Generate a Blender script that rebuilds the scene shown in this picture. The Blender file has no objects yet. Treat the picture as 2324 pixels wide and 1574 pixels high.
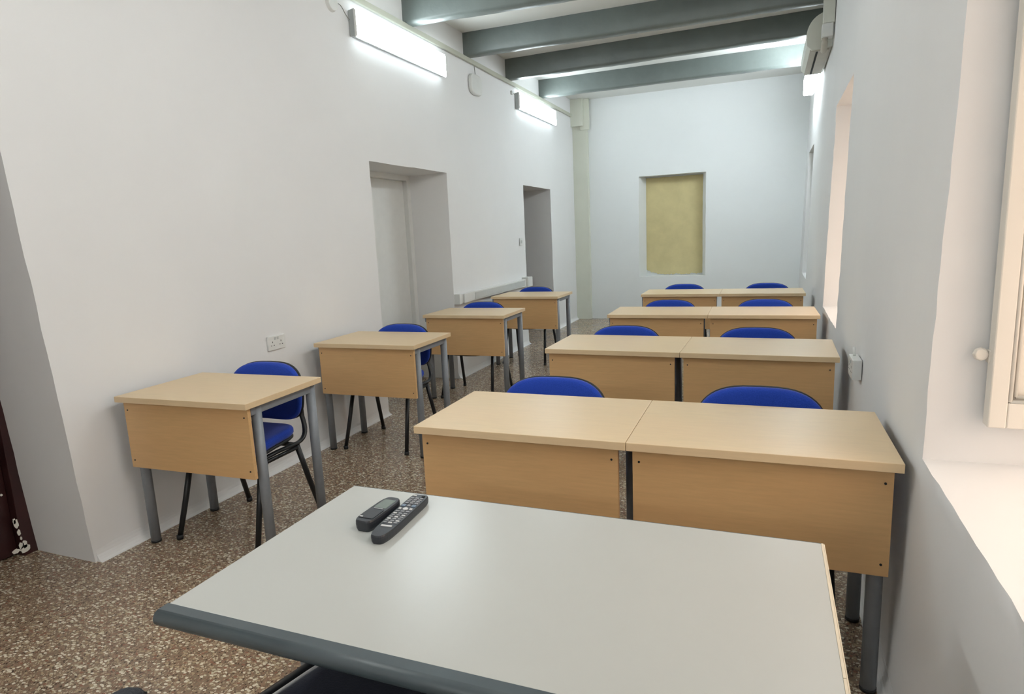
import bpy, bmesh, math, random
from mathutils import Vector, Matrix, noise
random.seed(7)
scene = bpy.context.scene
COL = scene.collection
PI = math.pi

# ------------------------------------------------------------------ materials
def s2l(c):
    return tuple(((v/255)/12.92 if v/255 <= .04045 else ((v/255+.055)/1.055)**2.4) for v in c)

def new_mat(name):
    m = bpy.data.materials.new(name); m.use_nodes = True
    nt = m.node_tree
    return m, nt, nt.nodes['Principled BSDF'], nt.links

def noise_tex(nt, scale, detail=3, rough=.5, stretch=None):
    tc = nt.nodes.new('ShaderNodeTexCoord'); n = nt.nodes.new('ShaderNodeTexNoise')
    n.inputs['Scale'].default_value = scale; n.inputs['Detail'].default_value = detail
    n.inputs['Roughness'].default_value = rough
    if stretch:
        mp = nt.nodes.new('ShaderNodeMapping'); mp.inputs['Scale'].default_value = stretch
        nt.links.new(tc.outputs['Object'], mp.inputs['Vector']); nt.links.new(mp.outputs[0], n.inputs['Vector'])
    else:
        nt.links.new(tc.outputs['Object'], n.inputs['Vector'])
    return n

def mix_col(nt, fac, a, b):
    r = nt.nodes.new('ShaderNodeMix'); r.data_type = 'RGBA'
    if hasattr(fac, 'links') or hasattr(fac, 'is_linked'): nt.links.new(fac, r.inputs[0])
    else: r.inputs[0].default_value = fac
    for k, v in ((6, a), (7, b)):
        if isinstance(v, tuple): r.inputs[k].default_value = v + (1,) if len(v) == 3 else v
        else: nt.links.new(v, r.inputs[k])
    return r.outputs[2]

def ramp(nt, sock, stops, const=False):
    r = nt.nodes.new('ShaderNodeValToRGB'); nt.links.new(sock, r.inputs[0])
    el = r.color_ramp.elements
    while len(el) < len(stops): el.new(.5)
    for e, (p, c) in zip(el, stops):
        e.position = p; e.color = c + (1,)
    if const: r.color_ramp.interpolation = 'CONSTANT'
    return r.outputs[0]

def bump(nt, b, height, strength, dist=.01):
    n = nt.nodes.new('ShaderNodeBump'); n.inputs['Strength'].default_value = strength
    n.inputs['Distance'].default_value = dist
    nt.links.new(height, n.inputs['Height']); nt.links.new(n.outputs[0], b.inputs['Normal'])

def paint(name, col, rough=.5, var=.06, scale=8, bs=.1, bscale=60, bdist=.004, spec=.5, metal=0, stretch=None):
    m, nt, b, L = new_mat(name)
    n = noise_tex(nt, scale, 4, .6, stretch)
    lo = tuple(c*(1-var) for c in col); hi = tuple(min(1, c*(1+var)) for c in col)
    L.new(ramp(nt, n.outputs[0], [(.3, lo), (.7, hi)]), b.inputs['Base Color'])
    b.inputs['Roughness'].default_value = rough
    b.inputs['Metallic'].default_value = metal
    b.inputs['Specular IOR Level'].default_value = spec
    if bs:
        n2 = noise_tex(nt, bscale, 3); bump(nt, b, n2.outputs[0], bs, bdist)
    return m

M = {}
M['wall'] = paint('white_plaster', (.80, .80, .80), .75, .015, 1.3, .25, 9, .006, .25)
M['wall_far'] = paint('far_white_plaster', (.79, .81, .81), .75, .015, 1.3, .25, 9, .006, .25)
M['trunk'] = paint('cream_trunking', (.50, .51, .43), .5, .03, 3, 0)
M['chase'] = paint('cream_painted_casing', (.68, .69, .60), .6, .03, 3, .2, 20, .004)
M['ceiling'] = paint('ceiling_white', (.78, .79, .76), .8, .02, 2, .2, 12, .005, .2)
M['niche'] = paint('ochre_render', s2l((206, 192, 146)), .85, .07, 5, .3, 70, .004, .2)
M['reveal'] = paint('cream_window_paint', (.78, .74, .67), .45, .02, 3, .1, 20, .003)
M['beam'] = paint('grey_green_beam_paint', (.135, .158, .150), .40, .12, 3.5, .35, 14, .01)
M['greywall'] = paint('grey_reveal_plaster', (.60, .61, .60), .75, .02, 2, .2, 12, .005, .25)
M['black'] = paint('black_frame_metal', (.008, .009, .011), .38, .1, 20, 0)
M['shell'] = paint('black_plastic_shell', (.010, .011, .014), .5, .1, 40, .1, 300, .001)
M['legmetal'] = paint('grey_leg_metal', (.235, .255, .28), .42, .06, 30, .05, 200, .001, metal=.15)
M['bullnose'] = paint('grey_bullnose_edging', (.07, .09, .10), .38, .08, 12, .05, 120, .001)
M['whitetop'] = paint('off_white_laminate', (.50, .51, .485), .27, .012, 2, .02, 400, .0005)
M['cream_edge'] = paint('cream_edge_strip', (.70, .62, .48), .45, .03, 9, 0)
M['plastic'] = paint('white_plastic', (.74, .75, .73), .35, .02, 12, 0)
M['plastic_grey'] = paint('light_grey_plastic', (.55, .57, .56), .4, .03, 12, 0)
M['ac'] = paint('off_white_casing', (.66, .67, .60), .4, .03, 10, 0)
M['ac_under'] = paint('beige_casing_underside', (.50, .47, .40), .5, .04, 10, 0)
M['hole'] = paint('dark_hole', (.01, .01, .01), .8, .1, 30, 0)
M['maroon'] = paint('maroon_door_paint', (.035, .010, .010), .35, .25, 6, .15, 40, .003)
M['splash'] = paint('white_paint_splash', (.7, .68, .62), .5, .05, 30, .1, 90, .002)
M['remote'] = paint('dark_remote_plastic', (.022, .025, .032), .38, .1, 50, 0)
M['key'] = paint('grey_rubber_key', (.30, .31, .33), .5, .1, 60, 0)
M['key_white'] = paint('pale_key', (.6, .6, .6), .45, .05, 60, 0)
M['key_blue'] = paint('blue_grey_key', (.16, .22, .30), .45, .05, 60, 0)
M['screen'] = paint('lcd_screen', (.17, .21, .19), .15, .04, 60, 0)
M['cable'] = paint('grey_cable', (.30, .30, .28), .5, .05, 40, 0)
M['tin'] = paint('lamp_end_cap', (.42, .45, .45), .4, .03, 20, 0)
M['jamb_dark'] = paint('dark_room_shade', (.05, .05, .05), .8, .1, 5, 0)  # near-black colour stands in for unlit space at the doors and shutter

# blue woven fabric
def fabric(name, col, scale=900):
    m, nt, b, L = new_mat(name)
    n = noise_tex(nt, 260, 2); n2 = noise_tex(nt, 7, 3)
    c1 = ramp(nt, n.outputs[0], [(.3, tuple(c*.72 for c in col)), (.7, tuple(c*1.25 for c in col))])
    c2 = mix_col(nt, n2.outputs[0], c1, col)
    L.new(c2, b.inputs['Base Color']); b.inputs['Roughness'].default_value = .9
    b.inputs['Specular IOR Level'].default_value = .15
    b.inputs['Sheen Weight'].default_value = .15
    bump(nt, b, n.outputs[0], .3, .002)
    return m
M['blue'] = fabric('royal_blue_fabric', (.020, .062, .42))
M['navy'] = fabric('dark_navy_fabric', (.010, .014, .030))

# maple laminate
def maple(name, col, k=.07):
    m, nt, b, L = new_mat(name)
    g = noise_tex(nt, 9, 6, .62, (1.0, 9, 14)); g2 = noise_tex(nt, 2.2, 3, .5, (1, 3, 3))
    a = ramp(nt, g.outputs[0], [(.28, tuple(c*(1-k) for c in col)), (.72, tuple(min(1, c*(1+k)) for c in col))])
    a = mix_col(nt, g2.outputs[0], a, tuple(c*(1+.5*k) if i == 0 else c*(1-.4*k) for i, c in enumerate(col)))
    L.new(a, b.inputs['Base Color']); b.inputs['Roughness'].default_value = .36
    bump(nt, b, g.outputs[0], .04, .002)
    return m
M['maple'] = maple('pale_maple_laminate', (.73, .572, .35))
M['maple_panel'] = maple('maple_panel_bounce', (.64, .42, .195), .11)  # same maple as the tops, bounced light put into a more orange colour
M['maple_edge'] = maple('maple_edge_band', (.64, .45, .23))

# terrazzo floor
def terrazzo():
    m, nt, b, L = new_mat('terrazzo_chips')
    tc = nt.nodes.new('ShaderNodeTexCoord')
    # warp
    nz = nt.nodes.new('ShaderNodeTexNoise'); nz.inputs['Scale'].default_value = 45; nz.inputs['Detail'].default_value = 3
    L.new(tc.outputs['Object'], nz.inputs['Vector'])
    ad = nt.nodes.new('ShaderNodeVectorMath'); ad.operation = 'MULTIPLY_ADD'
    L.new(nz.outputs['Color'], ad.inputs[0]); ad.inputs[1].default_value = (.012, .012, 0); L.new(tc.outputs['Object'], ad.inputs[2])
    def vor(scale, stretch, rnd=1):
        mp = nt.nodes.new('ShaderNodeMapping'); mp.inputs['Scale'].default_value = stretch
        mp.inputs['Rotation'].default_value = (0, 0, rnd)
        L.new(ad.outputs[0], mp.inputs['Vector'])
        v = nt.nodes.new('ShaderNodeTexVoronoi'); v.voronoi_dimensions = '2D'; v.inputs['Scale'].default_value = scale
        L.new(mp.outputs[0], v.inputs['Vector']); return v
    v1 = vor(64, (1, 1.55, 1), .35); v2 = vor(120, (1.3, 1, 1), 2.1)
    def chan(v, i):
        s = nt.nodes.new('ShaderNodeSeparateColor'); L.new(v.outputs['Color'], s.inputs[0]); return s.outputs[i]
    base = ramp(nt, noise_tex(nt, 55, 4, .6).outputs[0], [(.25, s2l((98, 78, 64))), (.45, s2l((136, 114, 96))), (.62, s2l((160, 138, 116))), (.8, s2l((180, 160, 134)))])
    # small chips
    pal2 = ramp(nt, chan(v2, 0), [(0, s2l((86, 72, 62))), (.13, s2l((156, 124, 104))), (.42, s2l((142, 124, 104))), (.66, s2l((186, 166, 138))), (.86, s2l((216, 200, 172)))], True)
    m2 = nt.nodes.new('ShaderNodeMath'); m2.operation = 'LESS_THAN'; L.new(v2.outputs['Distance'], m2.inputs[0]); m2.inputs[1].default_value = .40
    c = mix_col(nt, m2.outputs[0], base, pal2)
    pal1 = ramp(nt, chan(v1, 1), [(0, s2l((212, 200, 172))), (.3, s2l((236, 226, 204))), (.62, s2l((184, 162, 132))), (.85, s2l((150, 110, 90)))], True)
    m1 = nt.nodes.new('ShaderNodeMath'); m1.operation = 'LESS_THAN'; L.new(v1.outputs['Distance'], m1.inputs[0]); m1.inputs[1].default_value = .42
    m1b = nt.nodes.new('ShaderNodeMath'); m1b.operation = 'GREATER_THAN'; L.new(chan(v1, 0), m1b.inputs[0]); m1b.inputs[1].default_value = .58
    m1c = nt.nodes.new('ShaderNodeMath'); m1c.operation = 'MULTIPLY'; L.new(m1.outputs[0], m1c.inputs[0]); L.new(m1b.outputs[0], m1c.inputs[1])
    c = mix_col(nt, m1c.outputs[0], c, pal1)
    n3 = noise_tex(nt, 1.2, 3)
    d = ramp(nt, n3.outputs[0], [(.3, (.80, .80, .80)), (.7, (1, 1, 1))])
    mm = nt.nodes.new('ShaderNodeMix'); mm.data_type = 'RGBA'; mm.blend_type = 'MULTIPLY'; mm.inputs[0].default_value = 1
    L.new(c, mm.inputs[6]); L.new(d, mm.inputs[7]); L.new(mm.outputs[2], b.inputs['Base Color'])
    r = noise_tex(nt, 6, 4)
    rr = nt.nodes.new('ShaderNodeMapRange'); L.new(r.outputs[0], rr.inputs[0])
    rr.inputs[3].default_value = .12; rr.inputs[4].default_value = .30
    L.new(rr.outputs[0], b.inputs['Roughness'])
    b.inputs['Specular IOR Level'].default_value = .5
    bump(nt, b, r.outputs[0], .05, .002)
    return m
M['floor'] = terrazzo()

def emitter(name, col, strength):
    m, nt, b, L = new_mat(name)
    b.inputs['Base Color'].default_value = (.8, .8, .8, 1)
    b.inputs['Emission Color'].default_value = col + (1,)
    b.inputs['Emission Strength'].default_value = strength
    return m
M['tube'] = emitter('glowing_diffuser', (.88, 1.0, 1.04), 12.5)
M['tube_far'] = emitter('glowing_diffuser_opposite', (.91, 1.0, 1.045), 21)
M['tube_near'] = emitter('glowing_diffuser_front', (.975, .99, .975), 13.5)

def glass():
    m, nt, b, L = new_mat('window_glass')
    b.inputs['Base Color'].default_value = (1, 1, 1, 1); b.inputs['Roughness'].default_value = .02
    b.inputs['Transmission Weight'].default_value = 1; b.inputs['IOR'].default_value = 1.01
    return m
M['glass'] = glass()

# ------------------------------------------------------------------ helpers
def box(bm, a, b, rot=None, about=None):
    x0, y0, z0 = a; x1, y1, z1 = b
    vs = [bm.verts.new((x, y, z)) for x in (x0, x1) for y in (y0, y1) for z in (z0, z1)]
    for f in ((0, 1, 3, 2), (4, 6, 7, 5), (0, 4, 5, 1), (2, 3, 7, 6), (0, 2, 6, 4), (1, 5, 7, 3)):
        bm.faces.new([vs[i] for i in f])
    if rot is not None:
        bmesh.ops.rotate(bm, verts=vs, cent=about or ((x0+x1)/2, (y0+y1)/2, (z0+z1)/2), matrix=rot)
    return vs

def tube(bm, pts, r, n=12, flat=1.0, closed=False, caps=True, up=(0, 0, 1)):
    pts = [Vector(p) for p in pts]; rings = []
    N = len(pts)
    for i, p in enumerate(pts):
        a = pts[(i-1) % N] if (i or closed) else p; b = pts[(i+1) % N] if (i < N-1 or closed) else p
        t = (b-a).normalized(); u = Vector(up)
        if abs(t.dot(u)) > .98: u = Vector((1, 0, 0))
        s = t.cross(u).normalized(); w = s.cross(t).normalized()
        rr = r[i] if isinstance(r, (list, tuple)) else r
        rings.append([bm.verts.new(p + s*math.cos(2*PI*k/n)*rr + w*math.sin(2*PI*k/n)*rr*flat) for k in range(n)])
    for i in range(N if closed else N-1):
        A = rings[i]; B = rings[(i+1) % N]
        for k in range(n):
            f = bm.faces.new((A[k], A[(k+1) % n], B[(k+1) % n], B[k])); f.smooth = True
    if caps and not closed:
        bm.faces.new(rings[0][::-1]); bm.faces.new(rings[-1])

def bez(p0, p1, p2, p3, n=8):
    out = []
    for i in range(n+1):
        t = i/n; out.append(Vector(p0)*(1-t)**3 + Vector(p1)*3*t*(1-t)**2 + Vector(p2)*3*t*t*(1-t) + Vector(p3)*t**3)
    return out

def link(name, bm, mat, parent=None, bevel=0, seg=2, smooth=False):
    bmesh.ops.recalc_face_normals(bm, faces=bm.faces[:])
    me = bpy.data.meshes.new(name); bm.to_mesh(me); bm.free()
    if smooth:
        for p in me.polygons: p.use_smooth = True
    o = bpy.data.objects.new(name, me); COL.objects.link(o)
    for mm in (mat if isinstance(mat, (list, tuple)) else [mat]): me.materials.append(M[mm])
    if parent: o.parent = parent
    if bevel:
        md = o.modifiers.new('bevel', 'BEVEL'); md.width = bevel; md.segments = seg; md.limit_method = 'ANGLE'
        md.angle_limit = math.radians(40)
    return o

def thing(name, label, cat, loc=(0, 0, 0), rz=0, group=None):
    o = bpy.data.objects.new(name, None); COL.objects.link(o); o.empty_display_size = .1
    o.location = loc; o.rotation_euler = (0, 0, rz); o['label'] = label; o['category'] = cat
    if group: o['group'] = group
    return o

def tag(o, label, cat, group=None):
    o['label'] = label; o['category'] = cat
    if group: o['group'] = group
    return o

def struct(o, label=None, cat=None):
    o['kind'] = 'structure'
    if label: o['label'] = label
    if cat: o['category'] = cat
    return o

def bxo(name, a, b, mat, parent=None, bevel=0, seg=2):
    bm = bmesh.new(); box(bm, a, b); return link(name, bm, mat, parent, bevel, seg)

def copy_tree(o, parent=None):
    c = o.copy(); COL.objects.link(c); c.parent = parent
    for ch in o.children: copy_tree(ch, c)
    return c

# ------------------------------------------------------------------ camera
FPX = 1447.745
CR = Vector((0.92924518, 0.3668205, -0.04411487))
CU = Vector((-0.02363283, 0.17817209, 0.9837155))
CF = Vector((-0.36870705, 0.91307033, -0.17423456))
cam = bpy.data.cameras.new('camera'); co = bpy.data.objects.new('camera', cam); COL.objects.link(co)
rot = Matrix((CR, CU, -CF)).transposed()
co.matrix_world = Matrix.Translation((0, 0, 1.37425)) @ rot.to_4x4()
cam.sensor_width = 36; cam.lens = FPX*36/2324; cam.clip_start = .02
scene.camera = co

# ------------------------------------------------------------------ room shell
XL = -2.785; YF = 9.79; YB = -3.0; ZC = 3.30
def XR(y, z): return .372 + .0067*(y-1.8) + .024*(z-.72)

def breaks(a0, a1, feats, step):
    f = sorted(set([a0, a1] + [v for v in feats if a0 < v < a1])); out = [f[0]]
    for p, q in zip(f, f[1:]):
        n = max(1, round((q-p)/step))
        out += [p+(q-p)*k/n for k in range(1, n+1)]
    return out

def grid_wall(name, P, a0, a1, z0, z1, ops, mat, step=.1, nd=6, rough=.0035, mat_jamb=None):
    A = breaks(a0, a1, [v for o in ops for v in (o[0], o[1])], step)
    Z = breaks(z0, z1, [v for o in ops for v in (o[2], o[3])], step)
    bm = bmesh.new(); V = {}
    def solid(i, j):
        if not (0 <= i < len(A)-1 and 0 <= j < len(Z)-1): return False
        a = (A[i]+A[i+1])/2; z = (Z[j]+Z[j+1])/2
        return not any(o[0] < a < o[1] and o[2] < z < o[3] for o in ops)
    def inside(i, j): return 0 <= i < len(A)-1 and 0 <= j < len(Z)-1
    def vert(i, j, k):
        key = (i, j, k)
        if key not in V:
            p = Vector(P(A[i], Z[j], k/nd))
            edge = any(inside(i+di, j+dj) and not solid(i+di, j+dj) for di in (-1, 0) for dj in (-1, 0))
            w = noise.noise_vector(p*1.7)*.004
            if edge:
                w = w*.5 + noise.noise_vector(p*14)*rough
                if k == 0: w += noise.noise_vector(p*37)*rough*.7
            p = p + w
            V[key] = bm.verts.new(p)
        return V[key]
    for i in range(len(A)-1):
        for j in range(len(Z)-1):
            if not solid(i, j): continue
            bm.faces.new([vert(i, j, 0), vert(i+1, j, 0), vert(i+1, j+1, 0), vert(i, j+1, 0)])
            bm.faces.new([vert(i, j, nd), vert(i, j+1, nd), vert(i+1, j+1, nd), vert(i+1, j, nd)])
            for (ni, nj, e0, e1) in ((i-1, j, (i, j), (i, j+1)), (i+1, j, (i+1, j), (i+1, j+1)), (i, j-1, (i, j), (i+1, j)), (i, j+1, (i, j+1), (i+1, j+1))):
                if not solid(ni, nj):
                    for k in range(nd):
                        f = bm.faces.new([vert(*e0, k), vert(*e1, k), vert(*e1, k+1), vert(*e0, k+1)])
    o = link(name, bm, mat)
    for p in o.data.polygons: p.use_smooth = True
    try:
        o.data.set_sharp_from_angle(angle=math.radians(35))
    except Exception: pass
    return o

DL = [(.75, 1.765, 0, 2.12), (4.21, 5.467, 0, 1.958), (7.49, 8.555, 0, 1.952)]
def PL(y, z, d):
    if y > 0.9:
        w = max(0, 1-abs(y-1.765)/2.0); y = y-.052*max(z, 0)*w
    return (XL - .46*d, y, z)
struct(grid_wall('wall_left', PL, YB, YF+.1, 0, ZC+.02, DL, 'wall'), 'long white plastered wall on the left with three door recesses', 'wall')

WR = [(.72, 1.795, .773, 2.17), (-2.35, -1.25, .77, 2.17), (4.19, 5.285, .735, 2.165), (8.04, 9.12, .714, 2.21)]
def PR(y, z, d): return (XR(y, z) + .62*d, y, z)
struct(grid_wall('wall_right', PR, YB, YF+.1, 0, ZC+.02, WR, 'wall', step=.06, rough=.0032), 'white plastered wall on the right with deep window recesses', 'wall')

# far wall: separate grid with a recess closed by ochre render
def PF(x, z, d):
    cx = -1.30
    return (cx + (x-cx)*(1-.16*d) if -1.9 < x < -.7 and .5 < z < 2.3 else x, YF + .26*d, z)
NI = [(-1.805, -.842, .645, 2.127)]
struct(grid_wall('wall_far', PF, -3.3, 1.2, 0, ZC+.02, NI, 'wall_far', nd=4), 'white end wall with a shallow walled-up window recess', 'wall')
def ragged_panel():
    bm = bmesh.new(); n = 60; top = []; bot = []
    for i in range(n+1):
        x = -1.735 + (.875)*i/n
        e = .66 + .075*math.exp(-((x+1.735)/.10)**1.2) + .030*abs(noise.noise(Vector((x*9, 3, 0)))) + .014*noise.noise(Vector((x*40, 1, 0))) + .018*max(0, (x+1.05)/.2)
        bot.append((x, e))
        top.append((x, 2.112+.004*noise.noise(Vector((x*12, 7, 0)))))
    fr = [[bm.verts.new((x, YF+.225, z)) for x, z in (bot+top[::-1])], [bm.verts.new((x, YF+.255, z)) for x, z in (bot+top[::-1])]]
    bm.faces.new(fr[0]); bm.faces.new(fr[1][::-1]); m = len(fr[0])
    for i in range(m): bm.faces.new((fr[0][i], fr[0][(i+1) % m], fr[1][(i+1) % m], fr[1][i]))
    return bm
o = link('trim_1', ragged_panel(), 'niche'); struct(o, 'ochre render filling the walled-up recess in the end wall', 'infill')
o = bxo('trim_2', (-1.95, YF+.24, .55), (-.7, YF+.34, 2.25), 'wall_far'); struct(o, 'white plaster backing of the end wall recess', 'infill')
struct(bxo('wall_back', (-3.4, YB-.2, 0), (1.2, YB, ZC+.02), 'wall'), 'plain white wall behind the camera', 'wall')
struct(bxo('floor', (-4.2, YB-.2, -.1), (1.25, YF+.4, 0), 'floor'), 'speckled brown terrazzo floor', 'floor')
struct(bxo('ceiling', (-3.4, YB-.2, ZC), (1.25, YF+.4, ZC+.12), 'ceiling'), 'white ceiling between the grey beams', 'ceiling')
# corner pipe casing at the far left
bm = bmesh.new(); box(bm, (-2.80, YF-.07, 0), (-2.555, YF+.02, ZC)); box(bm, (-2.80, YF-.16, 2.91), (-2.60, YF-.05, ZC)); box(bm, (-2.66, YF-.10, 2.86), (-2.52, YF-.05, ZC))
struct(link('trim_3', bm, 'chase', bevel=.004), 'cream boxed-in pipe casing in the far left corner', 'casing')

# plaster coving at the wall foot
def cove(name, pts, side, label, h=.06, w=.036):
    # pts along y at wall plane; side=+1 means room is +x
    bm = bmesh.new(); prof = []
    for k in range(7):
        t = k/6; prof.append((w*(1-math.sin(t*PI/2)), h*(1-math.cos(t*PI/2))))
    rows = []
    for (x, y) in pts:
        rows.append([bm.verts.new((x+side*(px+.0015*noise.noise(Vector((x, y*5, k)))), y, pz)) for k, (px, pz) in enumerate(prof)] + [bm.verts.new((x-side*.02, y, h)), bm.verts.new((x-side*.02, y, 0))])
    m = len(rows[0])
    for A, B in zip(rows, rows[1:]):
        for k in range(m): bm.faces.new((A[k], A[(k+1) % m], B[(k+1) % m], B[k]))
    bm.faces.new(rows[0]); bm.faces.new(rows[-1][::-1])
    return struct(link(name, bm, 'wall'), label, 'skirting')
def seg(x, y0, y1, n=14): return [(x, y0+(y1-y0)*k/n) for k in range(n+1)]
cove('baseboard_left', seg(XL, 1.775, 4.20, 30), 1, 'plaster coving at the foot of the left wall behind the front desks')
cove('baseboard_left.001', seg(XL, 5.475, 7.48, 24), 1, 'plaster coving at the foot of the left wall between the two door recesses')
cove('baseboard_left.002', seg(XL, 8.565, YF, 12), 1, 'plaster coving at the foot of the left wall in the far corner')
cove('baseboard_right', [(XR(y, 0.05)-.001, y) for y in [YB+.2*k for k in range(64)]], -1, 'plaster coving along the foot of the right wall', .06, .026)

# doors at the back of the left recesses
def door(name, y0, y1, zt, mat, framemat, label, x=-3.225):
    e = bpy.data.objects.new(name, None); COL.objects.link(e); e.location = (x, (y0+y1)/2, 0)
    e['kind'] = 'structure'; e['label'] = label; e['category'] = 'door'
    ym = (y0+y1)/2
    bm = bmesh.new()
    for a, b in (((-.05, y0-ym, 0), (.045, y0-ym+.07, zt)), ((-.05, y1-ym-.07, 0), (.045, y1-ym, zt)), ((-.05, y0-ym+.07, zt-.07), (.045, y1-ym-.07, zt))):
        box(bm, a, b)
    link('door_frame', bm, framemat, e, .003)
    bxo('door_leaf', (-.05, y0-ym+.07, .008), (.0, y1-ym-.07, zt-.07), mat, e, .003)
    bxo('backing', (-.16, y0-ym-.1, 0), (-.06, y1-ym+.1, zt+.1), 'jamb_dark', e)
    return e
d1 = door('door_1', .74, 1.775, 2.14, 'maroon', 'maroon', 'dark maroon door at the left edge with white paint splashes near its foot')
bm = bmesh.new()
for (yy, zz, ry, rz_) in ((1.715, .035, .022, .018), (1.70, .055, .012, .016), (1.675, .04, .016, .010), (1.70, .12, .007, .014), (1.695, .165, .010, .022), (1.69, .18, .006, .014), (1.705, .09, .004, .008), (1.66, .32, .005, .005), (1.715, .055, .01, .02)):
    ring = []
    for k in range(14):
        a = 2*PI*k/14; q = 1+.35*noise.noise(Vector((math.cos(a)*2+yy*30, math.sin(a)*2, zz*30)))
        ring.append((yy-1.2575+math.cos(a)*ry*q, zz+math.sin(a)*rz_*q))
    c = [bm.verts.new((.0475, a, b)) for a, b in ring]; d = [bm.verts.new((.044, a, b)) for a, b in ring]
    bm.faces.new(c); 
    for k in range(14): bm.faces.new((c[k], c[(k+1) % 14], d[(k+1) % 14], d[k]))
link('paint_splash', bm, 'splash', d1)
door('door_2', 4.20, 5.478, 1.98, 'plastic', 'plastic', 'white door deep in the first recess of the left wall')
d3 = door('door_3', 7.48, 8.566, 1.97, 'maroon', 'jamb_dark', 'dark door deep in the second recess of the left wall')

# windows in the right wall
def window(name, y0, y1, z0, z1, label, lit=True):
    xo = XR((y0+y1)/2, (z0+z1)/2) + .50
    e = bpy.data.objects.new(name, None); COL.objects.link(e); e.location = (xo, (y0+y1)/2, z0)
    e['kind'] = 'structure'; e['label'] = label; e['category'] = 'window'
    hy = (y1-y0)/2+.01; h = z1-z0+.01
    bm = bmesh.new()
    for a, b in (((-.03, -hy, -.01), (.04, -hy+.05, h)), ((-.03, hy-.05, -.01), (.04, hy, h)), ((-.03, -hy+.05, -.01), (.04, hy-.05, .04)), ((-.03, -hy+.05, h-.05), (.04, hy-.05, h)), ((-.02, -.03, .04), (.03, .03, h-.05))):
        box(bm, a, b)
    link('window_frame', bm, 'reveal', e, .004)
    if lit:
        bxo('glass', (.0, -hy+.05, .04), (.005, hy-.05, h-.05), 'glass', e)
        bm = bmesh.new()
        for s in (-1, 1):
            for k in (1, 2):
                zz = h*k/3; a, b = sorted((s*.03, s*(hy-.05))); box(bm, (-.012, a, zz-.012), (.018, b, zz+.012))
        link('glazing_bar', bm, 'reveal', e, .002)
    else:
        bxo('shutter', (.0, -hy+.05, .04), (.03, hy-.05, h-.05), 'reveal', e)
        bxo('backing', (.04, -hy-.05, -.05), (.09, hy+.05, h+.05), 'jamb_dark', e)
    return e
window('added_window_4', *WR[1], 'unseen window recess added in the right wall behind the camera for daylight')  # out of view, added to let in more light from behind
w1 = window('window_1', *WR[0], 'nearest deep window recess in the right wall, cream frame')
window('window_2', *WR[2], 'sunlit window recess halfway along the right wall')
window('window_3', *WR[3], 'shuttered dim window recess at the far end of the right wall', False)
# open casement leaf lying along the far jamb of the nearest window
leaf = thing('window_shutter', 'open cream wooden shutter leaf folded against the jamb of the nearest right window', 'shutter', (.489, 1.742, .878))
LW, LH = .40, 1.18
bm = bmesh.new()
box(bm, (0, 0, 0), (.036, .04, LH)); box(bm, (LW-.036, 0, 0), (LW, .04, LH)); box(bm, (.036, 0, 0), (LW-.036, .04, .062)); box(bm, (.036, 0, LH-.06), (LW-.036, .04, LH))
link('shutter_frame', bm, 'reveal', leaf, .003)
bxo('panel', (.036, .016, .062), (LW-.036, .026, LH-.06), 'reveal', leaf)
bm = bmesh.new()
for k, (ins, yy, r) in enumerate(((.040, .003, .0045), (.051, .009, .0045))):
    z0 = .024+ins; pts = [(ins, yy, z0), (LW-ins, yy, z0), (LW-ins, yy, LH-z0), (ins, yy, LH-z0)]
    for p, q in zip(pts, pts[1:]+pts[:1]): tube(bm, [p, q], r, 8)
link('beading', bm, 'reveal', leaf)
bm = bmesh.new(); bmesh.ops.create_cone(bm, cap_ends=True, segments=8, radius1=.017, radius2=.014, depth=.014)
bmesh.ops.rotate(bm, verts=bm.verts[:], matrix=Matrix.Rotation(PI/2, 3, 'X')); bmesh.ops.translate(bm, verts=bm.verts[:], vec=(-.018, .025, .170))
link('hinge_knob', bm, 'reveal', leaf, .003)
bxo('hinge', (-.008, .02, LH-.20), (.03, .045, LH-.165), 'plastic_grey', leaf, .002)
bxo('hinge', (-.004, .02, .15), (.02, .045, .18), 'reveal', leaf, .002)

# ------------------------------------------------------------------ ceiling beams
def beam(idx, yl, yr, label):
    bm = bmesh.new(); n = 46; W = .125; z0, z1 = 3.088, 3.305; x0, x1 = XL-.01, XR(yl, 3.2)+.02
    rows = []
    for i in range(n+1):
        t = i/n; x = x0+(x1-x0)*t; yb = yl+(yr-yl)*t; ring = []
        r = .022
        prof = [(-W, z1), (-W, z0+r), (-W+r*.3, z0+r*.3), (-W+r, z0), (-r, z0), (-r*.3, z0+r*.3), (0, z0+r), (0, z1)]
        for k, (py, pz) in enumerate(prof):
            j = noise.noise_vector(Vector((x*3+idx*7, py*9, pz*5)))*.006 + noise.noise_vector(Vector((x*14+idx*3, py*20, pz*9)))*.0025
            ring.append(bm.verts.new((x, yb+py+j.y, pz+(j.z if pz < z1 else 0))))
        rows.append(ring)
    m = 8
    for A, B in zip(rows, rows[1:]):
        for k in range(m): bm.faces.new((A[k], A[(k+1) % m], B[(k+1) % m], B[k]))
    bm.faces.new(rows[0]); bm.faces.new(rows[-1][::-1])
    o = link('trim_%d' % idx, bm, 'beam'); struct(o, label, 'beam')
    for p in o.data.polygons: p.use_smooth = True
    try: o.data.set_sharp_from_angle(angle=math.radians(50))
    except Exception: pass
beam(10, 8.33, 8.33, 'grey ceiling beam nearest the end wall')
beam(11, 7.19, 7.11, 'second grey ceiling beam from the end wall')
beam(12, 6.10, 6.16, 'third grey ceiling beam from the end wall, ending above the air conditioner')
beam(13, 4.98, 5.20, 'nearest grey ceiling beam in view, crossing the top edge')
for k, y in enumerate((3.86, 2.75, 1.64, .52, -.6, -1.7, -2.7)): beam(14+k, y, y, 'grey ceiling beam overhead in front of the visible ones')

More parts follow.
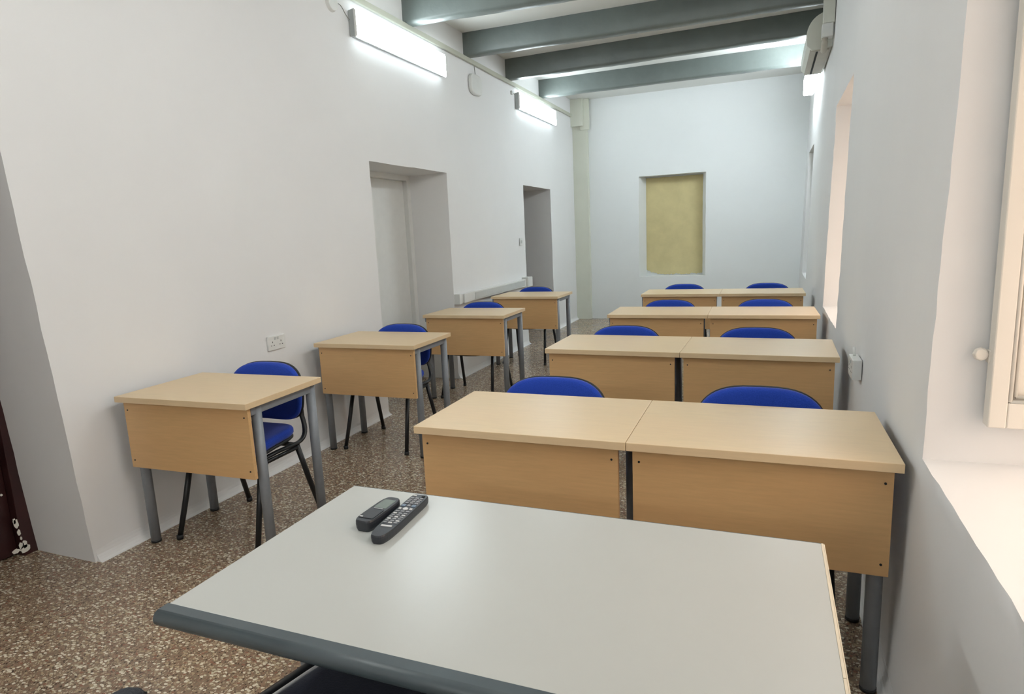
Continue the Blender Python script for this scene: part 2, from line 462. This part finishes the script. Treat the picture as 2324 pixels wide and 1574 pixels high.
# ------------------------------------------------------------------ lamps
def lamp(loc, side, label, mat='tube', L=1.385, H=.195, D=.058, dd=.010):
    t = thing('wall_lamp', label, 'lamp', loc, 0, 'fluorescent wall lamps')
    s = side
    def prof_mesh(prof, y0, y1):
        bm = bmesh.new(); R = [[bm.verts.new((s*x, y, z)) for x, z in prof] for y in (y0, y1)]; m = len(prof)
        for k in range(m): bm.faces.new((R[0][k], R[0][(k+1) % m], R[1][(k+1) % m], R[1][k]))
        bm.faces.new(R[0]); bm.faces.new(R[1][::-1]); return bm
    r = .016; dx = D-dd
    link('lamp_base', prof_mesh([(0, -H/2+.012), (dx-.001, -H/2+.004), (dx-.001, H/2-.004), (0, H/2-.012)], -L/2+.004, L/2-.004), 'tin', t, .002)
    link('diffuser', prof_mesh([(dx, -H/2+.001), (D-.005, -H/2+.003), (D, -H/2+r), (D, H/2-r), (D-.005, H/2-.003), (dx, H/2-.001)], -L/2+.012, L/2-.012), mat, t)
    for y0 in (-L/2, L/2-.0115):
        link('end_cap', prof_mesh([(dx-.004, -H/2), (D-.004, -H/2+.008), (D+.001, -H/2+r), (D+.001, H/2-r), (D-.004, H/2-.008), (dx-.004, H/2)], y0, y0+.0115), 'plastic', t, .002)
    return t
lamp((XL+.004, 4.78, 2.885), 1, 'glowing fluorescent lamp on the left wall under the nearest beam')
lamp((XL+.004, 8.03, 2.90), 1, 'glowing fluorescent lamp on the left wall nearest the far corner', L=1.42)
lamp((XR(7.9, 2.9)-.004, 7.90, 2.905), -1, 'glowing lamp end on the right wall seen below the air conditioner', 'tube_far', D=.115, dd=.095)
lamp((XR(3.2, 2.85)-.004, 3.20, 2.90), -1, 'fluorescent lamp on the right wall above the front desks', 'tube_near')
lamp((XR(1.2, 2.55)-.004, 1.20, 2.55), -1, 'unseen fluorescent lamp added on the right wall over the nearest window', 'tube_near')  # added out of frame to brighten the left wall and near reveals
lamp((XL+.004, 1.05, 2.885), 1, 'unseen fluorescent lamp added high on the left wall beside the teacher desk', 'tube_near')  # out of view, added because the near end needed light
lamp((XR(-1.8, 2.45)-.004, -1.8, 2.45), -1, 'unseen fluorescent lamp added on the right wall behind the camera', 'tube_near')  # unseen lamp, added as extra light from behind the camera

t = lamp((0, 0, 0), 1, 'unseen fluorescent lamp added high on the wall behind the camera', 'tube_near')  # unseen lamp, added to light the surfaces that face the camera
t.location = (-1.3, YB+.004, 2.35); t.rotation_euler = (0, 0, PI/2)

# trunking along the top of the left wall
o = bxo('cable_trunking', (XL+.006, -2.9, 3.045), (XL+.03, YF-.2, 3.088), 'trunk', None, .003)
tag(o, 'thin cream cable trunking running under the beams along the left wall', 'trunking')
# round junction disc and its wire
t = thing('junction_box', 'small round white disc high on the left wall beside the nearest lamp', 'junction box', (XL-.003, 3.90, 2.965))
bm = bmesh.new(); bmesh.ops.create_cone(bm, cap_ends=True, segments=32, radius1=.06, radius2=.052, depth=.028)
bmesh.ops.rotate(bm, verts=bm.verts[:], matrix=Matrix.Rotation(PI/2, 3, 'Y')); bmesh.ops.translate(bm, verts=bm.verts[:], vec=(.014, 0, 0))
link('cover', bm, 'plastic', t, .003)
bm = bmesh.new(); tube(bm, bez((.022, .03, .0), (.03, .10, .03), (.02, .11, -.04), (.02, .185, -.06), 10), .0028, 8)
link('wire', bm, 'cable', t)
# second little connector beside the far lamp
t = thing('connector_block', 'tiny white wire connector at the near end of the far left lamp', 'connector', (XL-.003, 7.22, 2.97))
bxo('block', (0, -.03, -.02), (.025, .01, .02), 'plastic_grey', t, .003)
bm = bmesh.new(); tube(bm, bez((.015, .01, .0), (.03, .03, -.02), (.03, .04, .0), (.02, .07, -.01), 8), .003, 8); link('wire', bm, 'cable', t)
# oval access point
t = thing('wifi_access_point', 'white rounded plastic panel hanging by a wire on the left wall between the lamps', 'access point', (XL+.003, 6.185, 2.86))
bm = bmesh.new(); n = 40
R = []
for x, k in ((0, .94), (.012, 1), (.030, .97), (.036, .88)):
    R.append([bm.verts.new((x, .14*k*math.copysign(abs(math.cos(a))**.62, math.cos(a)), .100*k*math.copysign(abs(math.sin(a))**.62, math.sin(a)))) for a in [2*PI*i/n for i in range(n)]])
for A, B in zip(R, R[1:]):
    for i in range(n): bm.faces.new((A[i], A[(i+1) % n], B[(i+1) % n], B[i]))
bm.faces.new(R[0]); bm.faces.new(R[-1][::-1])
link('cover', bm, 'plastic', t, smooth=False)
bm = bmesh.new(); tube(bm, [(.012, .02, .095), (.012, .01, .14), (.012, .0, .178)], .004, 8); link('wire', bm, 'cable', t)

# ------------------------------------------------------------------ sockets, switch, dado trunking
def socket_double(loc, side, label, depth=.012):
    t = thing('wall_socket', label, 'socket', loc)
    W, H = .146, .086; s = side
    a, b = sorted((0, s*depth))
    bxo('face_plate', (a, -W/2, -H/2), (b, W/2, H/2), 'plastic', t, .003)
    f = s*(depth+.0004)
    for cy in (-.036, .036):
        for (dy, dz, w, h) in ((0, .006, .004, .010), (-.011, -.014, .008, .004), (.011, -.014, .008, .004)):
            a, b = sorted((f-s*.001, f)); bxo('pin_hole', (a, cy+dy-w/2, dz-h/2), (b, cy+dy+w/2, dz+h/2), 'hole', t)
    for cy in (-.012, .012):
        a, b = sorted((s*depth, s*(depth+.003))); bxo('rocker_switch', (a, cy-.007, .018), (b, cy+.007, .034), 'plastic_grey', t, .001)
    return t
socket_double((XL+.002, 3.035, .787), 1, 'white double wall socket above the chair of the front left desk')
t = socket_double((XR(3.05, .745)-.001, 3.04, .745), -1, 'surface-mounted white double socket on the right wall above the front desks', .036)
bm = bmesh.new(); x = -.018; tube(bm, [(x, .03, .043), (x, .05, .060), (x, .06, .075)], .006, 8); link('cable_gland', bm, 'plastic', t)
t = thing('light_switch', 'small white double light switch on the left wall beside the second door recess', 'switch', (XL+.002, 7.32, 1.275))
bxo('face_plate', (0, -.042, -.043), (.011, .042, .043), 'plastic', t, .003)
bm = bmesh.new(); box(bm, (.011, -.022, -.018), (.015, -.004, .018)); box(bm, (.011, .004, -.018), (.015, .022, .018)); link('rocker_switch', bm, 'plastic_grey', t, .001)
t = thing('dado_trunking', 'chunky white cable trunking at desk height on the left wall between the door recesses', 'trunking', (XL, 5.49, .735))
bxo('channel', (0, .03, 0), (.055, 1.84, .090), 'plastic', t, .004)
bxo('lid', (.055, .34, .012), (.060, 1.78, .078), 'plastic_grey', t, .002)
bxo('socket_plate', (.055, .07, .0), (.072, .22, .09), 'plastic', t, .003)
bxo('end_cap', (-.0, -.02, -.004), (.062, .03, .094), 'plastic', t, .003)
bxo('end_box', (0, 1.82, -.006), (.085, 1.98, .112), 'plastic', t, .005)
# ------------------------------------------------------------------ air conditioner
ax = XR(6.6, 2.85)-.004
t = thing('air_conditioner', 'white wall air conditioner high on the right wall below the beams', 'air conditioner', (ax, 6.13, 2.762))
bm = bmesh.new(); Lc = .98
prof = [(0, 0), (-.15, -.012)] + [(-.192+.0*k, .03+.0*k) for k in (0,)] + [(-.195, .10)] + [(-.195+.16*(1-math.cos(a)), .10+.175*math.sin(a)) for a in [PI/2*k/10 for k in range(1, 11)]] + [(0, .28)]
R = [[bm.verts.new((x, y, z)) for x, z in prof] for y in (0, .012, Lc-.012, Lc)]
m = len(prof)
for A, B in zip(R, R[1:]):
    for k in range(m): bm.faces.new((A[k], A[(k+1) % m], B[(k+1) % m], B[k]))
bm.faces.new(R[0]); bm.faces.new(R[-1][::-1])
link('casing', bm, 'ac', t, .004)
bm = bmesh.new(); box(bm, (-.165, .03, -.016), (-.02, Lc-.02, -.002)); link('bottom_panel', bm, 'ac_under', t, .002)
bxo('air_vent', (-.118, .05, -.0185), (-.102, Lc-.04, -.0155), 'hole', t)
bxo('seam', (-.062, -.002, .03), (-.056, .002, .24), 'plastic', t)
t = thing('pipe_casing', 'white boxed pipe run beside the air conditioner going up to the ceiling', 'pipe casing', (XR(5.8, 3)-.034, 6.0, 0))
bxo('riser', (-.052, -.05, 2.90), (.03, .05, ZC-.004), 'ac', t, .004)
bxo('elbow_box', (-.058, -.045, 2.80), (.02, .06, 2.90), 'plastic', t, .004)
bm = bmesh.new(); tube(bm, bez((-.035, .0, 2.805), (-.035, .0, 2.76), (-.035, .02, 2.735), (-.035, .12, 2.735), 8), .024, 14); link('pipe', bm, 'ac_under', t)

# ------------------------------------------------------------------ student desks
DW, DD, DT = .732, .505, .74
def make_desk(li, ri, pi):
    t = thing('school_desk', 'x', 'desk')
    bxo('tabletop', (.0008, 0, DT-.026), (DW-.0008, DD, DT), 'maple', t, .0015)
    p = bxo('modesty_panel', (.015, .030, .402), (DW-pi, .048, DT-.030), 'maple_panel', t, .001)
    for x in (.035, DW-pi-.020):
        for z in (.437, .672):
            bm = bmesh.new(); bmesh.ops.create_cone(bm, cap_ends=True, segments=14, radius1=.0034, radius2=.0034, depth=.003)
            bmesh.ops.rotate(bm, verts=bm.verts[:], matrix=Matrix.Rotation(PI/2, 3, 'X')); bmesh.ops.translate(bm, verts=bm.verts[:], vec=(x, .0295, z))
            link('screw', bm, 'black', p)
    xl, xr = li, DW-ri; yf, yb = .100, DD-.040; r = .022
    for x in (xl, xr):
        for y in (yf, yb):
            bm = bmesh.new(); tube(bm, [(x, y, 0.004), (x, y, DT-.03)], r, 20)
            l = link('leg', bm, 'legmetal', t)
            bm = bmesh.new(); tube(bm, [(x, y, 0), (x, y, .012)], r+.001, 20); link('foot_cap', bm, 'black', l)
        bxo('side_rail', (x-.014, yf-.045, DT-.066), (x+.014, yb, DT-.0265), 'legmetal', t, .003)
    bxo('cross_rail', (xl, yb-.012, DT-.060), (xr, yb+.012, DT-.028), 'legmetal', t, .003)
    bxo('cross_rail', (xl, yf-.012, DT-.060), (xr, yf+.012, DT-.028), 'legmetal', t, .003)
    return t
LD = [(-2.691, 1.903, .035), (-2.694, 3.273, .014), (-2.667, 4.640, .009), (-2.672, 6.092, -.012)]
RD = [(-1.117, 1.827, .005), (-1.137, 3.295, -.017), (-1.120, 4.725, .016), (-1.137, 6.218, .009)]
orow = ['front', 'second', 'third', 'rearmost']
protos = {0: make_desk(.004, .040, .022), 1: make_desk(.016, .072, .030), 2: make_desk(.048, .040, .018)}; used = set()
def place_desk(x, y, a, label, group):
    k = 0 if x < -1.5 else 1 if x < -.8 else 2
    o = copy_tree(protos[k]) if k in used else protos[k]; used.add(k)
    o.location = (x, y, 0); o.rotation_euler = (0, 0, a); o['label'] = label; o['group'] = group
for k, (x, y, a) in enumerate(LD):
    lab = ['single maple desk nearest the camera by the left wall, in front of the wall socket',
           'single maple desk by the left wall, second from the front',
           'single maple desk beside the left wall past the white door recess, third from the front',
           'single maple desk furthest back by the left wall, below the dark door recess'][k]
    place_desk(x, y, a, lab, 'single desks along the left wall')
for k, (x, y, a) in enumerate(RD):
    for h in (0, 1):
        lab = ('left' if h == 0 else 'right') + ' maple desk of the ' + orow[k] + ' paired row' + [', behind the remotes' if h == 0 else ', its corner beside the window sill', '', '', ' below the end wall'][k]
        place_desk(x+h*DW*math.cos(a), y+h*DW*math.sin(a), a, lab, 'paired desks along the right wall')

# ------------------------------------------------------------------ chairs
def pad(bm, outline, fn, th, rim=.35, n=9):
    """soft cushion: outline = list of (u,v); fn(u,v,w)->xyz; th thickness"""
    cu = sum(p[0] for p in outline)/len(outline); cv = sum(p[1] for p in outline)/len(outline)
    layers = []
    for w, k in ((0, .97), (.25, 1.0), (.6, 1.0), (.85, .975), (.97, .93), (1.0, .84), (1.03, .55), (1.045, .25)):
        layers.append([bm.verts.new(fn(cu+(u-cu)*k, cv+(v-cv)*k, w*th)) for u, v in outline])
    m = len(outline)
    for A, B in zip(layers, layers[1:]):
        for i in range(m): bm.faces.new((A[i], A[(i+1) % m], B[(i+1) % m], B[i]))
    c = bm.verts.new(fn(cu, cv, 1.05*th)); T = layers[-1]
    for i in range(m): bm.faces.new((T[i], T[(i+1) % m], c))
    c = bm.verts.new(fn(cu, cv, 0)); T = layers[0]
    for i in range(m): bm.faces.new((T[(i+1) % m], T[i], c))

def make_chair(blue='blue'):
    t = thing('visitor_chair', 'x', 'chair')
    # seat outline (x, y)
    def so(sc=1):
        out = []
        for i in range(48):
            a = 2*PI*i/48; c, s = math.cos(a), math.sin(a)
            hx = .228 if s < 0 else .215
            e = .42 if s < 0 else .55
            out.append((sc*hx*math.copysign(abs(c)**e, c), sc*.205*math.copysign(abs(s)**e, s)-.015))
        return out
    def sf(x, y, w):
        fall = -.030*max(0, (-y-.13)/.09)**2 + .012*((x/.22)**2)
        return (x, y, .425 + w + fall + .010*(y/.2))
    bm = bmesh.new(); pad(bm, so(), sf, .045); link('seat', bm, blue, t, smooth=True)
    bm = bmesh.new(); pad(bm, so(.985), lambda x, y, w: (x, y, .424 - w + sf(x, y, 0)[2]-.425), .020); link('seat_shell', bm, 'shell', t, smooth=True)
    # backrest outline (x, z rel)
    def bo(sc=1):
        out = []
        for i in range(56):
            a = 2*PI*i/56; c, s = math.cos(a), math.sin(a)
            if s >= 0: x = .232*math.copysign(abs(c)**.62, c); z = .175*abs(s)**.80
            else: x = .232*math.copysign(abs(c)**.42, c); z = -.118*abs(s)**.72
            out.append((sc*x, sc*z))
        return out
    tilt = math.radians(9)
    def bf(x, z, w):
        # +w faces the sitter (-y)
        y = -.030*(x/.23)**2 - w; zz = z
        return (x, .218 + y*math.cos(tilt) + zz*math.sin(tilt), .612 + zz*math.cos(tilt) - y*math.sin(tilt)*.2)
    bm = bmesh.new(); pad(bm, bo(.985), bf, .034); link('backrest', bm, blue, t, smooth=True)
    bm = bmesh.new(); pad(bm, bo(), lambda x, z, w: bf(x, z, -w+.004), .016); link('backrest_shell', bm, 'shell', t, smooth=True)
    for s in (-1, 1):
        bm = bmesh.new()
        pts = [(s*.175, .232, .60), (s*.178, .228, .55)] + bez((s*.182, .222, .51), (s*.205, .215, .45), (s*.218, .20, .405), (s*.214, .13, .398), 8) + [(s*.205, .0, .398), (s*.200, -.15, .392)]
        tube(bm, pts, .0125, 12, .75); link('back_upright', bm, 'black', t)
        bm = bmesh.new(); tube(bm, [(s*.212, -.125, .385), (s*.222, -.175, .20), (s*.236, -.232, .003)], [.0135, .0135, .0125], 12)
        l = link('leg', bm, 'black', t); bm = bmesh.new(); tube(bm, [(s*.2355, -.230, 0), (s*.236, -.229, .022)], .0150, 12); link('foot_cap', bm, 'shell', l)
        bm = bmesh.new(); tube(bm, [(s*.213, .125, .390), (s*.224, .175, .20), (s*.236, .232, .003)], [.0135, .0135, .0125], 12)
        l = link('leg', bm, 'black', t); bm = bmesh.new(); tube(bm, [(s*.2355, .230, 0), (s*.236, .229, .022)], .0150, 12); link('foot_cap', bm, 'shell', l)
        bm = bmesh.new(); tube(bm, [(s*.215, -.13, .378), (s*.215, .13, .378)], .010, 10); link('side_bar', bm, 'black', t)
    bm = bmesh.new(); tube(bm, [(-.245, -.125, .385), (.245, -.125, .385)], .0115, 12); link('cross_bar', bm, 'black', t)
    bm = bmesh.new(); tube(bm, [(-.215, .125, .390), (.215, .125, .390)], .0115, 12); link('cross_bar', bm, 'black', t)
    return t
chair = make_chair(); cf = True
def place_chair(x, y, a, label, group):
    global cf
    o = chair if cf else copy_tree(chair); cf = False
    o.location = (x, y-.245, 0); o.rotation_euler = (0, 0, a); o['label'] = label; o['group'] = group
    return o
CL = [(-2.365, 2.535, .02), (-2.372, 3.868, .0), (-2.36, 5.238, .01), (-2.383, 6.71, -.01)]
for k, (x, y, a) in enumerate(CL):
    place_chair(x, y, a, ['blue fabric chair on black legs below the wall socket, behind the nearest left desk',
        'blue fabric chair tucked behind the second desk along the left wall',
        'blue fabric chair tucked behind the third desk along the left wall, before the wall trunking',
        'blue fabric chair behind the furthest left desk, in front of the dark door recess'][k], 'blue chairs by the left wall')
CR_ = [(-.805, 2.47), (-.013, 2.452), (-.803, 3.905), (-.046, 3.89), (-.735, 5.352), (-.007, 5.378), (-.793, 6.825), (.003, 6.84)]
for k, (x, y) in enumerate(CR_):
    place_chair(x, y, 0, 'blue rounded chair back behind the ' + ('left' if k % 2 == 0 else 'right') + ' desk of the ' + orow[k//2] + ' paired row', 'blue chairs behind the paired desks')

# ------------------------------------------------------------------ teacher desk
t = thing('teacher_desk', 'white-topped teacher desk with grey rounded front edge in the foreground', 'desk', (-.44, 1.03, 0))
X0, X1, Y0, Y1 = -.998, .117, .750, 1.318
bxo('tabletop', (X0+.44, Y0-1.03, .716), (X1+.44-.004, Y1-1.03, .740), 'whitetop', t, .0008)
bm = bmesh.new(); prof = []
for k in range(11):
    a = PI/2 - PI*k/10; prof.append((-.020-.014*math.cos(a), .725+.0148*math.sin(a)))
prof = [(0.0, .7398)] + prof + [(0.0, .7102)]
Rr = [[bm.verts.new((x+.44, Y0-1.03+y, z)) for y, z in prof] for x in (X0-.004, X1+.004)]
m = len(prof)
for k in range(m):
    f = bm.faces.new((Rr[0][k], Rr[0][(k+1) % m], Rr[1][(k+1) % m], Rr[1][k])); f.smooth = 1 <= k <= 10
bm.faces.new(Rr[0]); bm.faces.new(Rr[1][::-1])
link('front_edging', bm, 'bullnose', t)
bm = bmesh.new(); box(bm, (X1+.44-.004, Y0-1.03, .716), (X1+.44, .905-1.03, .7404)); box(bm, (X1+.44-.004, .9065-1.03, .716), (X1+.44, Y1-1.03, .7404))
box(bm, (X1+.4405, Y0-1.03+.005, .716), (X1+.4425, Y1-1.03, .739)); link('side_edging', bm, 'cream_edge', t)
bxo('back_edging', (X0+.44, Y1-1.03, .716), (X1+.44, Y1+.002-1.03, .7398), 'bullnose', t)
for s in (-1, 1):
    xx = s*.472
    bm = bmesh.new(); box(bm, (xx-.02, -.048, .05), (xx+.02, .02, .700)); l = link('leg', bm, 'legmetal', t, .006)
    bxo('foot', (xx-.028, -.25, .0), (xx+.028, .25, .05), 'legmetal', t, .01)
    bxo('top_bracket', (xx-.02, -.25, .694), (xx+.02, .25, .716), 'legmetal', t, .003)
bxo('modesty_panel', (-.452, .100, .35), (.452, .115, .694), 'legmetal', t, .002)

# teacher armchair pushed under the desk (only its left seat corner shows)
t = thing('office_chair', 'dark navy upholstered chair with black rim pushed under the teacher desk', 'chair', (-.658, .768, 0), -.25)
def so2(sc):
    out = []
    for i in range(56):
        a = 2*PI*i/56; c, s = math.cos(a), math.sin(a)
        out.append((sc*.262*math.copysign(abs(c)**.32, c), sc*.245*math.copysign(abs(s)**.32, s)))
    return out
bm = bmesh.new(); pad(bm, so2(.93), lambda x, y, w: (x, y, .458+w), .05); link('seat', bm, 'navy', t, smooth=True)
bm = bmesh.new(); tube(bm, [(x, y, .482) for x, y in so2(1.01)], .018, 12, closed=True); link('seat_rim', bm, 'black', t)
bm = bmesh.new(); tube(bm, [(x, y, .497) for x, y in so2(.925)], .0055, 8, closed=True); link('piping', bm, 'key_white', t)
bm = bmesh.new(); tube(bm, [(0, 0, .43), (0, 0, .10)], .028, 16); link('gas_column', bm, 'black', t)
for k in range(5):
    a = 2*PI*k/5+.3; c, s = math.cos(a), math.sin(a)
    bm = bmesh.new(); tube(bm, [(0, 0, .115), (c*.12, s*.12, .10), (c*.20, s*.20, .075)], [.024, .018, .014], 10); ll = link('leg', bm, 'black', t)
    bm = bmesh.new(); bmesh.ops.create_cone(bm, cap_ends=True, segments=18, radius1=.027, radius2=.027, depth=.022)
    bmesh.ops.rotate(bm, verts=bm.verts[:], matrix=Matrix.Rotation(PI/2, 3, 'X')); bmesh.ops.rotate(bm, verts=bm.verts[:], matrix=Matrix.Rotation(a, 3, 'Z'))
    bmesh.ops.translate(bm, verts=bm.verts[:], vec=(c*.20, s*.20, .0275)); link('castor', bm, 'shell', ll)
bm = bmesh.new(); pad(bm, [(x*.6, z*.4) for x, z in so2(1.0)], lambda x, z, w: (x, -.300-.02*(1-(x/.25)**2)+w, .575+z), .05); link('backrest', bm, 'navy', t, smooth=True)
bm = bmesh.new(); tube(bm, [(0, -.20, .44), (0, -.335, .45), (0, -.335, .60)], .018, 10); link('back_bracket', bm, 'black', t)

# ------------------------------------------------------------------ remotes on the teacher desk
def remote_body(bm, W, L, H, r0, r1, taper=0):
    n = 40; lay = []
    for z, k in ((0, .88), (.25, .97), (.6, 1.0), (.85, .985), (1.0, .93)):
        ring = []
        for i in range(n):
            a = 2*PI*i/n; c, s = math.cos(a), math.sin(a)
            e = r1 if s > 0 else r0
            ring.append(bm.verts.new((k*W/2*math.copysign(abs(c)**e, c), (L/2-(1-k)*W/2)*math.copysign(abs(s)**e, s), H*z)))
        lay.append(ring)
    for A, B in zip(lay, lay[1:]):
        for i in range(n): bm.faces.new((A[i], A[(i+1) % n], B[(i+1) % n], B[i]))
    bm.faces.new(lay[0]); bm.faces.new(lay[-1][::-1])
t = thing('tv_remote', 'long black television remote covered in small grey buttons on the white desk', 'remote control', (-.762, 1.163, .7401), .06)
bm = bmesh.new(); remote_body(bm, .046, .222, .020, .55, .25); link('body', bm, 'remote', t, smooth=False)
Z = .0203
def key(x, y, w, h, mat, r=.0008):
    bm = bmesh.new(); box(bm, (x-w/2, y-h/2, Z-.001), (x+w/2, y+h/2, Z+.0016)); link('button', bm, mat, t, r)
key(-.012, .100, .008, .005, 'key_white'); key(.011, .098, .008, .006, 'hole')
for r in range(4):
    for c in range(3): key(-.012+.012*c, .086-.0095*r, .0085, .0050, 'key')
for x in (-.013, .013): key(x, .043, .010, .010, 'key_blue')
key(0, .044, .007, .008, 'key')
bm = bmesh.new(); bmesh.ops.create_cone(bm, cap_ends=True, segments=20, radius1=.0065, radius2=.006, depth=.003); bmesh.ops.translate(bm, verts=bm.verts[:], vec=(0, .026, Z)); link('button', bm, 'key_white', t)
for x in (-.014, .014): key(x, .026, .006, .007, 'key_white')
for x in (-.013, 0, .013): key(x, .012, .009, .005, 'key')
for r in range(6):
    for c in range(3): key(-.013+.013*c, .001-.0095*r, .0085, .0048, 'key_white' if (r+c) % 3 == 0 else 'key')
key(0, -.063, .026, .006, 'key_white')
# light slab line near the foot
t = thing('air_conditioner_remote', 'short chunky black remote with a grey screen on the white desk', 'remote control', (-.818, 1.162, .7401), -.02)
bm = bmesh.new(); remote_body(bm, .048, .135, .026, .42, .5); link('body', bm, 'remote', t, smooth=False)
Z = .0262
bxo('screen', (-.016, .004, .0255), (.016, .050, .0268), 'screen', t, .0006)
bxo('cover', (-.019, -.052, .0255), (.019, -.006, .0275), 'remote', t, .001)
bxo('button', (-.012, -.003, .0260), (.012, .001, .0278), 'key', t, .0006)
bxo('button', (-.017, -.050, .0270), (-.009, -.046, .0284), 'key_white', t, .0006)

# ------------------------------------------------------------------ shoe at the bottom edge
t = thing('shoe', 'toe of a dark grey ribbed knit shoe on the terrazzo at the bottom left edge', 'shoe', (-1.775, 1.062, 0), .15)
bm = bmesh.new(); ns = 26; rows = []
for i in range(ns+1):
    v = i/ns; y = -.14+.28*v
    w = .034+.016*math.sin(PI*min(1, v*1.0))**.6 if v < .93 else .034*math.sqrt(max(0, 1-((v-.93)/.075)**2))+.004
    w = .050*math.sin(PI*(.14+.86*v*.93))**.45
    h = .030+.022*(1-v) + .022*math.sin(PI*v)
    if v > .85: h *= 1-.5*((v-.85)/.15)**2
    ring = []
    for k in range(20):
        a = 2*PI*k/20; rib = .0011 if i % 2 == 0 else -.0006
        ring.append(bm.verts.new((w*math.copysign(abs(math.cos(a))**.8, math.cos(a)), y, .018+max(0, math.sin(a))*(h+rib)-(.004 if math.sin(a) < 0 else 0))))
    rows.append(ring)
for A, B in zip(rows, rows[1:]):
    for k in range(20): bm.faces.new((A[k], A[(k+1) % 20], B[(k+1) % 20], B[k]))
bm.faces.new(rows[0]); bm.faces.new(rows[-1][::-1])
M['knit'] = paint('dark_grey_knit', (.075, .08, .092), .85, .45, 130, .6, 260, .002, .2, stretch=(1, 3, 1))
link('upper', bm, 'knit', t, smooth=True)
bm = bmesh.new(); rows = []
for i in range(ns+1):
    v = i/ns; y = -.146+.292*v; w = .055*math.sin(PI*(.12+.86*v*.95))**.4
    rows.append([bm.verts.new((s*w, y, z)) for s, z in ((-1, 0), (1, 0), (1, .02), (-1, .02))])
for A, B in zip(rows, rows[1:]):
    for k in range(4): bm.faces.new((A[k], A[(k+1) % 4], B[(k+1) % 4], B[k]))
bm.faces.new(rows[0]); bm.faces.new(rows[-1][::-1])
link('sole', bm, 'shell', t, .003)

# ------------------------------------------------------------------ world / view
w = bpy.data.worlds.new('world'); scene.world = w; w.use_nodes = True
bg = w.node_tree.nodes['Background']; bg.inputs[0].default_value = (1.0, .80, .65, 1); bg.inputs[1].default_value = 2.1
wn = w.node_tree; tc = wn.nodes.new('ShaderNodeTexCoord'); sp = wn.nodes.new('ShaderNodeSeparateXYZ')
wn.links.new(tc.outputs['Generated'], sp.inputs[0]); mr = wn.nodes.new('ShaderNodeMapRange')
wn.links.new(sp.outputs[2], mr.inputs[0]); mr.inputs[1].default_value = -.1; mr.inputs[2].default_value = .9
mr.inputs[3].default_value = 1.15; mr.inputs[4].default_value = 3.9; wn.links.new(mr.outputs[0], bg.inputs[1])
vs = scene.view_settings; vs.view_transform = 'Standard'; vs.look = 'None'; vs.gamma = 1; vs.use_curve_mapping = False
vs.exposure = .73
